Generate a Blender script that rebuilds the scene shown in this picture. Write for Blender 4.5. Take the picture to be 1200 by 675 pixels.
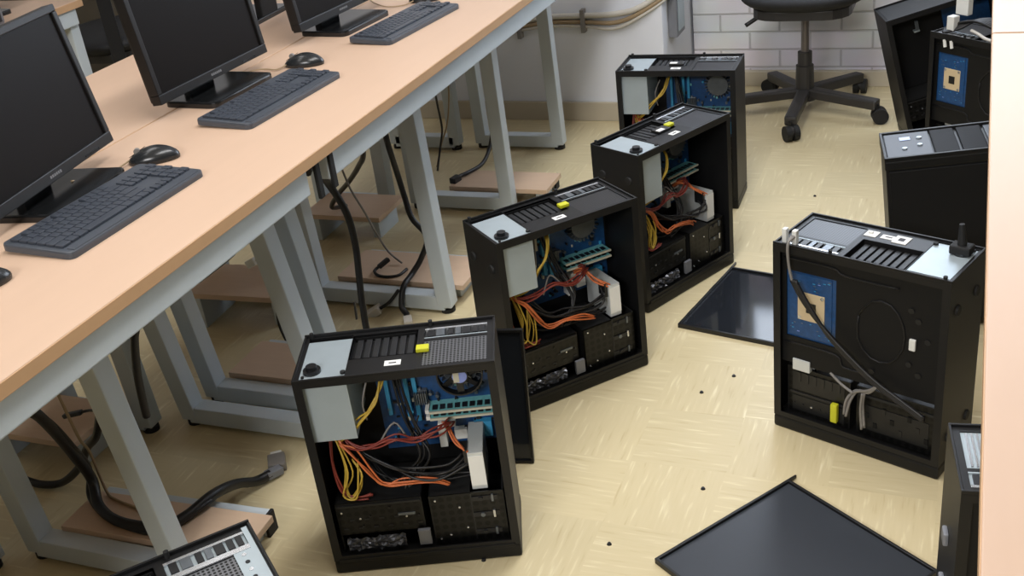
import bpy, bmesh, math, random
from mathutils import Vector, Matrix, Euler
for o in list(bpy.data.objects): bpy.data.objects.remove(o)
S = bpy.context.scene
COL = S.collection
R = math.radians
random.seed(4)

# ---------------------------------------------------------------- camera, world, lights, exposure
cd = bpy.data.cameras.new('camera'); cam = bpy.data.objects.new('camera', cd); COL.objects.link(cam)
cd.sensor_width = 36; cd.lens = 1301.26 / 1200 * 36; cd.clip_start = .05; cd.clip_end = 60
_r = Vector((0.92710164, 0.35670249, -0.11509073)); _u = Vector((-0.0701244, 0.46671669, 0.88162242)); _f = Vector((-0.36819168, 0.80928293, -0.45770736))
cam.matrix_world = Matrix(((_r.x, _u.x, -_f.x, 0), (_r.y, _u.y, -_f.y, 0), (_r.z, _u.z, -_f.z, 1.45283546), (0, 0, 0, 1)))
S.camera = cam
S.view_settings.view_transform = 'Standard'; S.view_settings.look = 'None'
S.view_settings.exposure = 0.0; S.view_settings.gamma = 1.0; S.view_settings.use_curve_mapping = False
W = bpy.data.worlds.new('world'); S.world = W; W.use_nodes = True
bg = W.node_tree.nodes['Background']; bg.inputs[0].default_value = (1.0, .99, .98, 1); bg.inputs[1].default_value = .06
def area(name, loc, rot, sx, sy, power, color=(1, .97, .92)):
    l = bpy.data.lights.new(name, 'AREA'); l.shape = 'RECTANGLE'; l.size = sx; l.size_y = sy; l.energy = power; l.color = color
    o = bpy.data.objects.new(name, l); COL.objects.link(o); o.location = loc; o.rotation_euler = rot; return o
area('ceiling_lamp_aisle', (-.58, 1.85, 2.6), (0, 0, 0), .4, 2.2, 42, (1, .99, .98))
area('ceiling_lamp_desks', (-2.4, 1.6, 2.6), (0, 0, 0), .5, 2.4, 19, (1, .99, .98))
area('wall_fill_light', (-.85, -2.3, 2.6), (R(35), 0, 0), 1.6, .5, 108, (1, .99, .98))  # unseen fill light added behind the camera to brighten the end wall
area('window_daylight', (.1, 4.36, 1.62), (R(-90), 0, 0), 1.8, 1.1, 12, (.86, .93, 1))

# ---------------------------------------------------------------- materials
def lin(c):
    return tuple(((v / 255) / 12.92 if v / 255 <= .04045 else ((v / 255 + .055) / 1.055) ** 2.4) for v in c)
def mat(name, rgb, rough=.5, metal=0., spec=.5, var=.12, scale=30., bump=0., stretch=(1, 1, 1), emit=0):
    m = bpy.data.materials.new(name); m.use_nodes = True; nt = m.node_tree; N = nt.nodes; L = nt.links
    b = N['Principled BSDF']; c = lin(rgb)
    b.inputs['Roughness'].default_value = rough; b.inputs['Metallic'].default_value = metal; b.inputs['Specular IOR Level'].default_value = spec
    tc = N.new('ShaderNodeTexCoord'); mp = N.new('ShaderNodeMapping'); mp.inputs['Scale'].default_value = stretch
    nz = N.new('ShaderNodeTexNoise'); nz.inputs['Scale'].default_value = scale; nz.inputs['Detail'].default_value = 3
    L.new(tc.outputs['Object'], mp.inputs[0]); L.new(mp.outputs[0], nz.inputs['Vector'])
    mx = N.new('ShaderNodeMix'); mx.data_type = 'RGBA'
    mx.inputs['A'].default_value = (*[v * (1 - var) for v in c], 1); mx.inputs['B'].default_value = (*[min(1, v * (1 + var)) for v in c], 1)
    L.new(nz.outputs['Fac'], mx.inputs['Factor']); L.new(mx.outputs['Result'], b.inputs['Base Color'])
    if bump:
        bp = N.new('ShaderNodeBump'); bp.inputs['Strength'].default_value = bump; bp.inputs['Distance'].default_value = .002
        L.new(nz.outputs['Fac'], bp.inputs['Height']); L.new(bp.outputs[0], b.inputs['Normal'])
    if emit:
        b.inputs['Emission Color'].default_value = (*c, 1); b.inputs['Emission Strength'].default_value = emit
    return m
M = {
 'top': mat('beech_laminate', (204, 174, 150), .45, spec=.35, var=.03, scale=6, stretch=(6, 1, 1)),
 'edge': mat('beech_edging', (196, 157, 118), .5, var=.06, scale=20),
 'board': mat('beech_board', (206, 178, 152), .55, var=.06, scale=10, stretch=(1, 8, 1)),
 'frame': mat('grey_painted_steel', (194, 203, 208), .42, var=.05, scale=14),
 'black': mat('black_case_paint', (20, 20, 21), .45, spec=.35, var=.15, scale=60),
 'inner': mat('black_steel_inside', (12, 12, 13), .6, spec=.3, var=.15, scale=60),
 'bezel': mat('black_bezel_plastic', (19, 19, 19), .45, spec=.3, var=.12, scale=80),
 'grille': mat('dark_perforated_steel', (34, 35, 37), .5, .2, var=.2, scale=200),
 'cage': mat('black_cage_steel', (32, 32, 32), .45, .2, var=.3, scale=60),
 'silver': mat('galvanised_steel', (170, 182, 188), .42, .35, var=.07, scale=25),
 'bright': mat('bright_steel', (205, 208, 212), .25, .8, var=.1, scale=60),
 'white': mat('white_plastic', (225, 225, 220), .45, var=.03),
 'label': mat('white_paper_label', (232, 232, 228), .7, var=.02),
 'ink': mat('printed_ink', (70, 70, 74), .7, var=.02),
 'yellowtag': mat('yellow_plastic', (196, 196, 40), .5, var=.08),
 'pcb': mat('blue_circuit_board', (24, 68, 116), .4, var=.45, scale=110),
 'slotblue': mat('blue_slot_plastic', (58, 150, 196), .4, var=.1),
 'cream': mat('cream_slot_plastic', (200, 196, 176), .5, var=.05),
 'teal': mat('memory_board_teal', (116, 184, 186), .4, var=.25, scale=160),
 'hub': mat('fan_hub_sticker', (140, 156, 222), .4, var=.25, scale=90),
 'fan': mat('fan_black_plastic', (22, 23, 26), .4, var=.1),
 'heat': mat('aluminium_heatsink', (110, 116, 122), .35, .6, var=.2, scale=80),
 'disk': mat('hard_disk_aluminium', (206, 210, 210), .35, .2, var=.04),
 'cpuplate': mat('beige_backplate', (206, 186, 150), .5, var=.05),
 'w_yellow': mat('yellow_wire', (186, 156, 58), .45, var=.08),
 'w_orange': mat('orange_wire', (198, 106, 58), .45, var=.08),
 'w_red': mat('red_wire', (128, 50, 40), .45, var=.08),
 'w_black': mat('black_wire', (22, 21, 22), .45, var=.1),
 'w_grey': mat('grey_wire', (128, 124, 120), .45, var=.08),
 'w_white': mat('white_wire', (205, 200, 190), .45, var=.04),
 'w_beige': mat('beige_wire', (160, 138, 108), .5, var=.05),
 'foil': mat('antistatic_film', (92, 94, 100), .28, .5, var=.5, scale=40, bump=.8),
 'keyb': mat('keyboard_plastic', (66, 71, 79), .4, var=.06, scale=60),
 'key': mat('key_plastic', (58, 63, 72), .36, var=.1, scale=40),
 'mouse': mat('mouse_plastic', (34, 36, 38), .25, var=.05),
 'mon': mat('monitor_plastic', (22, 21, 21), .4, spec=.35, var=.06),
 'screen': mat('monitor_screen', (20, 17, 16), .4, var=.05, scale=6, spec=.1),
 'gloss': mat('glossy_base_plastic', (24, 25, 26), .16, var=.05),
 'logo': mat('silver_print', (126, 126, 128), .35, .3, var=.02),
 'panel': mat('satin_black_panel', (34, 37, 42), .07, var=.05, scale=20),
 'panelsat': mat('satin_grey_panel', (52, 56, 63), .34, var=.05, scale=20),
 'bay': mat('bay_cover_plastic', (22, 22, 25), .6, spec=.15, var=.1),
 'panelrim': mat('black_panel_rim', (16, 16, 17), .4, var=.1),
 'rubber': mat('black_rubber', (20, 20, 20), .7, var=.1),
 'fabric': mat('black_seat_fabric', (27, 28, 31), .75, var=.15, scale=200, bump=.2),
 'chairp': mat('dark_chair_plastic', (46, 44, 43), .45, var=.08),
 'steel': mat('grey_gas_column', (120, 114, 112), .3, .6, var=.04),
 'button': mat('grey_button_panel', (52, 56, 64), .45, .0, var=.12, scale=60),
 'led': mat('blue_white_badge', (188, 204, 246), .4, var=.03),
 'wallp': mat('white_plaster', (230, 233, 241), .75, var=.03, scale=3),
 'skirt': mat('stained_skirting', (192, 182, 162), .7, var=.1, scale=7),
 'greybox': mat('grey_plastic', (120, 122, 128), .5, var=.04),
 'brown': mat('brown_grey_shade', (92, 86, 76), .7, var=.05),  # shade tone for the made-up low box at far left
 'pane': mat('bright_window_glass', (226, 238, 255), .2, emit=4.5, var=.01),
}
def floor_mat():
    m = bpy.data.materials.new('vinyl_tile'); m.use_nodes = True; nt = m.node_tree; N = nt.nodes; L = nt.links; b = N['Principled BSDF']
    g = N.new('ShaderNodeNewGeometry'); T = .206
    def vm(op, a, bb):
        n = N.new('ShaderNodeVectorMath'); n.operation = op; L.new(a, n.inputs[0])
        if bb is not None: n.inputs[1].default_value = bb
        return n.outputs[0]
    sc = vm('SCALE', g.outputs['Position'], None); sc.node.inputs['Scale'].default_value = 1 / T
    fl = vm('FLOOR', sc, None)
    sp = N.new('ShaderNodeSeparateXYZ'); L.new(fl, sp.inputs[0])
    ad = N.new('ShaderNodeMath'); ad.operation = 'ADD'; L.new(sp.outputs[0], ad.inputs[0]); L.new(sp.outputs[1], ad.inputs[1])
    md = N.new('ShaderNodeMath'); md.operation = 'FLOORED_MODULO'; L.new(ad.outputs[0], md.inputs[0]); md.inputs[1].default_value = 2
    wn = N.new('ShaderNodeTexWhiteNoise'); wn.noise_dimensions = '2D'; L.new(fl, wn.inputs['Vector'])
    def streak(s):
        mp = N.new('ShaderNodeMapping'); mp.inputs['Scale'].default_value = s; L.new(g.outputs['Position'], mp.inputs[0])
        n = N.new('ShaderNodeTexNoise'); n.inputs['Scale'].default_value = 1; n.inputs['Detail'].default_value = 2; L.new(mp.outputs[0], n.inputs['Vector']); return n.outputs['Fac']
    a = streak((9, 95, 1)); c = streak((95, 9, 1))
    mx = N.new('ShaderNodeMix'); L.new(md.outputs[0], mx.inputs['Factor']); L.new(a, mx.inputs['A']); L.new(c, mx.inputs['B'])
    cr = N.new('ShaderNodeValToRGB'); e = cr.color_ramp.elements
    e[0].position = .24; e[0].color = (*lin((196, 178, 138)), 1); e[1].position = .80; e[1].color = (*lin((234, 223, 192)), 1)
    for p, k in ((.37, (207, 192, 153)), (.60, (210, 195, 157)), (.68, (219, 206, 169))):
        q = e.new(p); q.color = (*lin(k), 1)
    L.new(mx.outputs[0], cr.inputs[0])
    big = N.new('ShaderNodeTexNoise'); big.inputs['Scale'].default_value = 2.2; L.new(g.outputs['Position'], big.inputs['Vector'])
    sm = N.new('ShaderNodeMath'); sm.operation = 'MULTIPLY_ADD'; L.new(wn.outputs['Value'], sm.inputs[0]); sm.inputs[1].default_value = .07; sm.inputs[2].default_value = .90
    s2 = N.new('ShaderNodeMath'); s2.operation = 'MULTIPLY_ADD'; L.new(big.outputs['Fac'], s2.inputs[0]); s2.inputs[1].default_value = .12; L.new(sm.outputs[0], s2.inputs[2])
    hm = N.new('ShaderNodeMix'); hm.data_type = 'RGBA'; hm.blend_type = 'MULTIPLY'; hm.inputs['Factor'].default_value = 1
    L.new(cr.outputs[0], hm.inputs['A']); L.new(s2.outputs[0], hm.inputs['B']); L.new(hm.outputs['Result'], b.inputs['Base Color'])
    b.inputs['Roughness'].default_value = .38; b.inputs['Specular IOR Level'].default_value = .35
    return m
def brick_mat():
    m = bpy.data.materials.new('painted_brick'); m.use_nodes = True; nt = m.node_tree; N = nt.nodes; L = nt.links; b = N['Principled BSDF']
    g = N.new('ShaderNodeNewGeometry'); sp = N.new('ShaderNodeSeparateXYZ'); L.new(g.outputs['Position'], sp.inputs[0])
    cb = N.new('ShaderNodeCombineXYZ'); L.new(sp.outputs[0], cb.inputs[0]); L.new(sp.outputs[2], cb.inputs[1])
    br = N.new('ShaderNodeTexBrick'); L.new(cb.outputs[0], br.inputs['Vector']); br.inputs['Scale'].default_value = 1
    br.inputs['Brick Width'].default_value = .235; br.inputs['Row Height'].default_value = .072; br.inputs['Mortar Size'].default_value = .005; br.inputs['Mortar Smooth'].default_value = .6
    br.inputs['Color1'].default_value = (*lin((232, 232, 237)), 1); br.inputs['Color2'].default_value = (*lin((222, 222, 227)), 1); br.inputs['Mortar'].default_value = (*lin((196, 195, 198)), 1)
    nz = N.new('ShaderNodeTexNoise'); nz.inputs['Scale'].default_value = 5; L.new(g.outputs['Position'], nz.inputs['Vector'])
    mx = N.new('ShaderNodeMix'); mx.data_type = 'RGBA'; mx.blend_type = 'MULTIPLY'; mx.inputs['Factor'].default_value = .25
    L.new(br.outputs['Color'], mx.inputs['A']); L.new(nz.outputs['Color'], mx.inputs['B']); L.new(mx.outputs['Result'], b.inputs['Base Color'])
    bp = N.new('ShaderNodeBump'); bp.inputs['Strength'].default_value = .6; bp.inputs['Distance'].default_value = .006; bp.invert = True
    L.new(br.outputs['Fac'], bp.inputs['Height']); L.new(bp.outputs[0], b.inputs['Normal']); b.inputs['Roughness'].default_value = .7
    return m
def perf_mat(name, rgb, hole, s, ax=(1, 1, 0)):
    m = mat(name, rgb, .35, .5, var=.1, scale=80); nt = m.node_tree; N = nt.nodes; L = nt.links; b = N['Principled BSDF']
    tc = N.new('ShaderNodeTexCoord'); sc = N.new('ShaderNodeVectorMath'); sc.operation = 'SCALE'; sc.inputs['Scale'].default_value = 1 / s; L.new(tc.outputs['Object'], sc.inputs[0])
    fr = N.new('ShaderNodeVectorMath'); fr.operation = 'FRACTION'; L.new(sc.outputs[0], fr.inputs[0])
    sb = N.new('ShaderNodeVectorMath'); sb.operation = 'SUBTRACT'; sb.inputs[1].default_value = tuple(.5 * a for a in ax); L.new(fr.outputs[0], sb.inputs[0])
    ml = N.new('ShaderNodeVectorMath'); ml.operation = 'MULTIPLY'; ml.inputs[1].default_value = ax; L.new(sb.outputs[0], ml.inputs[0])
    ln = N.new('ShaderNodeVectorMath'); ln.operation = 'LENGTH'; L.new(ml.outputs[0], ln.inputs[0])
    lt = N.new('ShaderNodeMath'); lt.operation = 'LESS_THAN'; lt.inputs[1].default_value = .34; L.new(ln.outputs['Value'], lt.inputs[0])
    mx = N.new('ShaderNodeMix'); mx.data_type = 'RGBA'; L.new(lt.outputs[0], mx.inputs['Factor'])
    old = b.inputs['Base Color'].links[0].from_socket; L.new(old, mx.inputs['A']); mx.inputs['B'].default_value = (*lin(hole), 1); L.new(mx.outputs['Result'], b.inputs['Base Color'])
    return m
M['floor'] = floor_mat(); M['brick'] = brick_mat()
M['perf'] = perf_mat('perforated_dark_grille', (52, 53, 56), (10, 10, 10), .0055)
M['perfs'] = perf_mat('perforated_silver_grille', (112, 114, 118), (10, 10, 10), .0066)
M['perfc'] = perf_mat('punched_cage_steel', (30, 30, 29), (15, 15, 15), .0165, (1, 0, 1))

# ---------------------------------------------------------------- mesh helpers
class MB:
    def __init__(s): s.bm = bmesh.new(); s.mats = []
    def _mi(s, k):
        if k not in s.mats: s.mats.append(k)
        return s.mats.index(k)
    def _new(s, f0, k, smooth=False):
        s.bm.faces.ensure_lookup_table(); i = s._mi(k)
        for f in s.bm.faces[f0:]: f.material_index = i; f.smooth = smooth
    def box(s, a, b, k, bev=0., mtx=None):
        t = bmesh.new(); r = bmesh.ops.create_cube(t, size=1)
        for v in t.verts: v.co = Vector([(a[i] + b[i]) / 2 + v.co[i] * abs(b[i] - a[i]) for i in range(3)])
        if bev > 0:
            bev = min(bev, .45 * min(abs(b[i] - a[i]) for i in range(3)))
            bmesh.ops.bevel(t, geom=t.edges[:], offset=bev, segments=2, affect='EDGES', profile=.6)
        s._merge(t, k, mtx); return s
    def _merge(s, t, k, mtx=None, smooth=False):
        if mtx is not None: bmesh.ops.transform(t, matrix=mtx, verts=t.verts)
        i = s._mi(k); vm = {}
        for v in t.verts: vm[v] = s.bm.verts.new(v.co)
        for f in t.faces:
            try:
                g = s.bm.faces.new([vm[v] for v in f.verts]); g.material_index = i; g.smooth = smooth
            except ValueError: pass
        t.free()
    def cyl(s, p, q, r, k, n=16, r2=None, smooth=True):
        p = Vector(p); q = Vector(q); d = q - p; t = bmesh.new()
        bmesh.ops.create_cone(t, cap_ends=True, segments=n, radius1=r, radius2=r if r2 is None else r2, depth=d.length)
        mt = Matrix.Translation((p + q) / 2) @ d.to_track_quat('Z', 'Y').to_matrix().to_4x4()
        s._merge(t, k, mt, smooth=False)
        return s
    def ball(s, c, rad, k, mtx=None, n=16):
        t = bmesh.new(); bmesh.ops.create_uvsphere(t, u_segments=n, v_segments=n // 2, radius=1)
        m = Matrix.Translation(c) @ (mtx or Matrix()) @ Matrix.Diagonal((*rad, 1)); s._merge(t, k, m, True); return s
    def bar(s, p, q, w, h, k, bev=.002, up=(0, 0, 1)):
        p = Vector(p); q = Vector(q); d = (q - p); L = d.length; z = d.normalized(); u = Vector(up)
        if abs(z.dot(u)) > .95: u = Vector((0, 1, 0))
        x = u.cross(z).normalized(); y = z.cross(x)
        m = Matrix((( x.x, y.x, z.x, p.x), (x.y, y.y, z.y, p.y), (x.z, y.z, z.z, p.z), (0, 0, 0, 1)))
        s.box((-w / 2, -h / 2, 0), (w / 2, h / 2, L), k, bev, m); return s
    def tube(s, pts, r, k, n=8, sub=6):
        P = [Vector(p) for p in pts]
        C = []
        for i in range(len(P) - 1):
            p0 = P[max(i - 1, 0)]; p1 = P[i]; p2 = P[i + 1]; p3 = P[min(i + 2, len(P) - 1)]
            for j in range(sub):
                t = j / sub
                C.append(.5 * ((2 * p1) + (-p0 + p2) * t + (2 * p0 - 5 * p1 + 4 * p2 - p3) * t * t + (-p0 + 3 * p1 - 3 * p2 + p3) * t ** 3))
        C.append(P[-1]); rings = []; i = s._mi(k); u = None
        for j, c in enumerate(C):
            d = (C[min(j + 1, len(C) - 1)] - C[max(j - 1, 0)])
            if d.length < 1e-7: d = Vector((0, 0, 1))
            d.normalize()
            if u is None: u = d.orthogonal().normalized()
            u = (u - d * u.dot(d))
            u = u.normalized() if u.length > 1e-5 else d.orthogonal().normalized()
            v = d.cross(u)
            rings.append([s.bm.verts.new(c + r * (math.cos(2 * math.pi * a / n) * u + math.sin(2 * math.pi * a / n) * v)) for a in range(n)])
        for a, b in zip(rings, rings[1:]):
            for m in range(n):
                f = s.bm.faces.new((a[m], a[(m + 1) % n], b[(m + 1) % n], b[m])); f.smooth = True; f.material_index = i
        for rg in (rings[0][::-1], rings[-1]):
            f = s.bm.faces.new(rg); f.material_index = i
        return s
    def prism(s, poly, z0, z1, k, bev=0., mtx=None):
        t = bmesh.new(); n = len(poly)
        lo = [t.verts.new((x, y, z0)) for x, y in poly]; hi = [t.verts.new((x, y, z1)) for x, y in poly]
        t.faces.new(lo[::-1]); t.faces.new(hi)
        for i in range(n): t.faces.new((lo[i], lo[(i + 1) % n], hi[(i + 1) % n], hi[i]))
        if bev: bmesh.ops.bevel(t, geom=[e for e in t.edges if abs(e.verts[0].co.z - e.verts[1].co.z) < 1e-6 and e.verts[0].co.z > (z0 + z1) / 2], offset=bev, segments=2, affect='EDGES', profile=.6)
        bmesh.ops.recalc_face_normals(t, faces=t.faces); s._merge(t, k, mtx); return s
    def build(s, name, parent=None, loc=None, rot=None):
        me = bpy.data.meshes.new(name); bmesh.ops.recalc_face_normals(s.bm, faces=s.bm.faces); s.bm.to_mesh(me); s.bm.free()
        for k in s.mats: me.materials.append(M[k])
        o = bpy.data.objects.new(name, me); COL.objects.link(o)
        if parent: o.parent = parent
        if loc is not None: o.location = loc
        if rot is not None: o.rotation_euler = rot
        return o
def tag(o, label, cat, group=None, kind=None):
    o['label'] = label; o['category'] = cat
    if group: o['group'] = group
    if kind: o['kind'] = kind
    return o
def thing(name, label, cat, loc=(0, 0, 0), rz=0, group=None, rot=None):
    o = bpy.data.objects.new(name, None); COL.objects.link(o); o.empty_display_size = .05
    o.location = loc; o.rotation_euler = rot if rot else (0, 0, rz); return tag(o, label, cat, group)
def struct(o): o['kind'] = 'structure'; return o
def kids(o): return [c for c in bpy.data.objects if c.parent == o]
def copy_thing(src, loc, rz, label, skip=(), rot=None):
    r = src.copy(); COL.objects.link(r); r.location = loc; r.rotation_euler = rot if rot else (0, 0, rz); r['label'] = label
    for c in kids(src):
        if c.name.split('.')[0] in skip: continue
        d = c.copy(); COL.objects.link(d); d.parent = r
        for g in kids(c):
            e = g.copy(); COL.objects.link(e); e.parent = d
    return r
def rrect(x0, y0, x1, y1, r, n=4):
    out = []
    for cx, cy, a0 in ((x1 - r, y0 + r, -90), (x1 - r, y1 - r, 0), (x0 + r, y1 - r, 90), (x0 + r, y0 + r, 180)):
        for i in range(n + 1):
            a = R(a0 + 90 * i / n); out.append((cx + r * math.cos(a), cy + r * math.sin(a)))
    return out

# ---------------------------------------------------------------- setting
b = MB(); b.box((-7, -3, -.05), (4, 6, 0), 'floor'); struct(b.build('floor'))
b = MB(); wx0, wx1, wz0, wz1 = -.87, 1.1, 1.05, 2.2
for a, c in (((-1.05, 0, 0), (wx0, .12, 2.7)), ((wx1, 0, 0), (4, .12, 2.7)), ((wx0, 0, 0), (wx1, .12, wz0)), ((wx0, 0, wz1), (wx1, .12, 2.7))):
    b.box((a[0], 4.40, a[2]), (c[0], 4.52, c[2]), 'brick')
struct(b.build('wall_back'))
b = MB(); b.box((wx0, 4.39, wz0 - .03), (wx1, 4.46, wz0), 'white', .004); b.box((wx0, 4.42, wz1 - .04), (wx1, 4.46, wz1), 'white', .004)
for x in (wx0, .1, wx1 - .04): b.box((x, 4.42, wz0), (x + .04, 4.46, wz1), 'white', .004)
w = struct(b.build('window_1')); b = MB(); b.box((wx0 + .04, 4.435, wz0), (wx1 - .04, 4.441, wz1 - .04), 'pane'); b.build('pane', w)
b = MB(); b.box((-7, -3, 2.75), (4, 6, 2.85), 'wallp'); struct(b.build('ceiling'))
b = MB(); b.box((-1.05, 4.375, 0), (4, 4.40, .062), 'skirt', .003); struct(b.build('baseboard_back'))
b = MB(); b.box((-7, 3.96, 0), (-1.06, 4.52, 2.7), 'wallp', .004); struct(b.build('wall_left'))
b = MB(); b.box((-7, 3.945, 0), (-1.06, 3.96, .075), 'skirt', .003); struct(b.build('baseboard_left'))
# grey socket box on the side of the boxed-in wall
t = thing('socket_box', 'grey wall box on the return face beside the white brick wall', 'socket box', (-1.06, 4.1, .3))
b = MB(); b.box((0, -.06, 0), (.035, .06, .2), 'greybox', .004); b.build('housing', t)
b = MB(); b.box((.035, -.045, .02), (.039, .045, .18), 'silver', .002); b.build('cover_plate', t)
# cables clipped along the plaster wall
for i, (dz, rr, k, lab) in enumerate(((.012, .011, 'w_white', 'thick white cable clipped along the wall, uppermost of the three'), (-.008, .008, 'w_beige', 'beige cable under the thick white one along the wall'), (-.022, .006, 'w_white', 'thin white cable along the wall, lowest of the three'))):
    b = MB(); b.tube([(-2.0, 3.952, .37 + dz), (-1.72, 3.952, .372 + dz), (-1.62, 3.95, .385 + dz), (-1.5, 3.95, .40 + dz), (-1.36, 3.95, .40 + dz * 1.2), (-1.24, 3.945, .40 + dz * 1.6), (-1.14, 3.94, .43 + dz), (-1.04, 3.99, .49 + dz), (-1.035, 4.2, .52 + dz)], rr, k)
    tag(b.build('wall_cable'), lab, 'cable', 'cables along the wall')
for x, z, lab in ((-1.36, .365, 'small clip below the wall cables, nearer the brick wall'), (-1.62, .345, 'small clip below the wall cables, behind the desk end leg')):
    b = MB(); b.box((x - .008, 3.93, z - .012), (x + .008, 3.962, z + .075), 'w_grey', .002); tag(b.build('cable_clip'), lab, 'clip', 'clips on the wall cables')

# ---------------------------------------------------------------- desks
def leg_frame(t, y, xr, xf, lean=(-.02, -.03), ztop=.665, sgn=1):
    # xf: aisle-side foot, xr: rear foot
    b = MB(); b.bar((xf, y, .02), (xf + lean[0], y + lean[1], ztop), .044, .044, 'frame', .003, up=(0, 1, 0)); b.build('leg', t)
    b = MB(); b.bar((xr, y, .02), (xr + lean[0] * .5, y + lean[1], ztop), .044, .044, 'frame', .003, up=(0, 1, 0)); b.build('leg', t)
    b = MB(); b.bar((xr, y, .032), (xf, y, .032), .044, .044, 'frame', .003); b.build('foot_bar', t)
    b = MB(); b.bar((xr + lean[0] * .5, y + lean[1], ztop + .02), (xf + lean[0], y + lean[1], ztop + .02), .04, .036, 'frame', .003); b.build('cross_bar', t)
    for x in (xf, xr):
        b = MB(); b.cyl((x, y, 0), (x, y, .012), .02, 'rubber'); b.build('foot', t)
def desk(label, x0, x1, y0, y1, frames, front, group='beech desks'):
    t = thing('desk', label, 'desk', ((x0 + x1) / 2, (y0 + y1) / 2, 0), 0, group); ox, oy = t.location.x, t.location.y
    b = MB(); b.box((x0 - ox, y0 - oy, .715), (x1 - ox, y1 - oy, .741), 'top', .002); o = b.build('tabletop', t)
    for xa, xb in ((x0, x0 + .003), (x1 - .003, x1)):
        b = MB(); e = -.0015 if xa == x0 else .0015
        b.box((xa + e - ox, y0 - oy, .7165), (xb + e - ox, y1 - oy, .7395), 'edge', .0008); b.build('edging', t)
    for ya, yb in ((y0 - .0004, y0 + .0022), (y1 - .0022, y1 + .0004)):  # end edging, its brown also stands in for shade in the desk joint
        b = MB(); b.box((x0 + .004 - ox, ya - oy, .716), (x1 - .004 - ox, yb - oy, .7414), 'edge', .0006); b.build('edging', t)
    ax = x1 - .028 if front > 0 else x0 + .028
    for ya, yb in ((y0 + .05, 1.712), (1.79, y1 - .03)) if y0 < 1.6 < y1 else ((y0 + .05, y1 - .03),):
        b = MB(); b.box((ax - .018 - ox, ya - oy, .660), (ax + .018 - ox, yb - oy, .714), 'frame', .003); b.build('apron', t)
    rx = x0 + .05 if front > 0 else x1 - .115
    b = MB(); b.box((rx - .018 - ox, y0 + .05 - oy, .668), (rx + .018 - ox, y1 - .03 - oy, .714), 'frame', .003); b.build('rear_rail', t)
    for y, xr, xf, ln in frames: leg_frame(t, y - oy, xr - ox, xf - ox, ln)
    return t
desk('long beech desk carrying the monitors and keyboards, along the aisle', -1.673, -1.173, -.70, 3.74, [(-.6, -1.70, -1.34, (-.02, -.03)), (.48, -1.70, -1.34, (-.02, -.03)), (1.285, -1.735, -1.375, (-.03, -.035)), (1.785, -1.705, -1.305, (-.035, -.07)), (1.885, -1.705, -1.325, (-.03, -.065)), (2.415, -1.705, -1.30, (-.005, -.035)), (3.085, -1.705, -1.375, (-.005, -.01)), (3.65, -1.70, -1.392, (-.004, -.025))], 1)
desk('beech desk of the rear row, back to back with the long front desk', -2.137, -1.6785, -.70, 3.74, [(-.6, -1.80, -2.05, (0, 0)), (.48, -1.80, -2.05, (0, 0)), (1.22, -1.82, -2.05, (0, -.02)), (1.73, -1.80, -2.05, (0, -.03)), (2.42, -1.80, -2.05, (0, 0)), (3.04, -1.80, -2.05, (0, 0)), (3.62, -1.80, -2.05, (0, 0))], -1)
desk('bare beech desk at right edge, nearer of the two', .040, .60, .30, 2.4965, [(.9, .56, .44, (0, 0)), (2.30, .56, .44, (0, 0))], -1)
desk('bare beech desk at right edge, beyond the joint', .040, .60, 2.5035, 4.0, [(2.60, .56, .44, (0, 0)), (3.88, .56, .44, (0, 0))], -1)
t = desk('beech desk of the far left row, beyond the swivel chair', -3.45, -2.90, 1.9, 3.08, [(2.0, -3.40, -3.0, (0, 0)), (3.04, -3.40, -2.95, (0, 0))], 1)

# low CPU boards on the frames
def shelf(label, x0, x1, y0, y1, z, rz=0, bar=True, capx=None):
    t = thing('floor_shelf', label, 'shelf', ((x0 + x1) / 2, (y0 + y1) / 2, 0), R(rz), 'low wooden shelves under the desks')
    hx = (x1 - x0) / 2; hy = (y1 - y0) / 2
    b = MB(); b.box((-hx, -hy, z), (hx, hy, z + .016), 'board', .0015); b.build('board', t)
    if bar:
        b = MB(); b.box((-hx, hy + .004, .0), (hx - .03, hy + .036, max(.05, z - .0)), 'frame', .003); b.build('support_bar', t)
        b = MB(); b.box((hx - .03, hy + .003, .0), (hx - .022, hy + .037, max(.051, z)), 'rubber', .002); b.build('end_cap', t)
    b = MB(); b.box((-hx + .01, -hy + .01, 0), (-hx + .05, hy, z), 'frame', .002); b.build('bracket', t)
    b = MB(); b.box((hx - .06, -hy + .05, 0), (hx - .035, hy, z), 'frame', .002); b.build('bracket', t)
    return t
shelf('low wooden shelf on the floor nearest, with black cables lying across it', -1.69, -1.25, 1.312, 1.432, .05, 2)
shelf('low wooden shelf behind the paired grey legs, left of the nearest open tower', -1.68, -1.28, 1.912, 2.07, .05)
shelf('low wooden shelf below the thick hanging cable with a plug lying on it', -1.66, -1.26, 2.445, 2.62, .05)
shelf('low wooden shelf farthest along the desks, its bar ending in a black cap', -1.60, -1.25, 3.115, 3.26, .05)
shelf('raised wooden shelf under the rear row, at left edge', -2.13, -1.83, 1.52, 1.69, .085, 0, False)
shelf('raised wooden shelf under the rear row beside the white plug', -2.02, -1.71, 2.20, 2.385, .10, 3, False)
shelf('raised wooden shelf under the rear row, behind the tangled leads', -1.97, -1.69, 2.78, 2.96, .08, 0, False)

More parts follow.
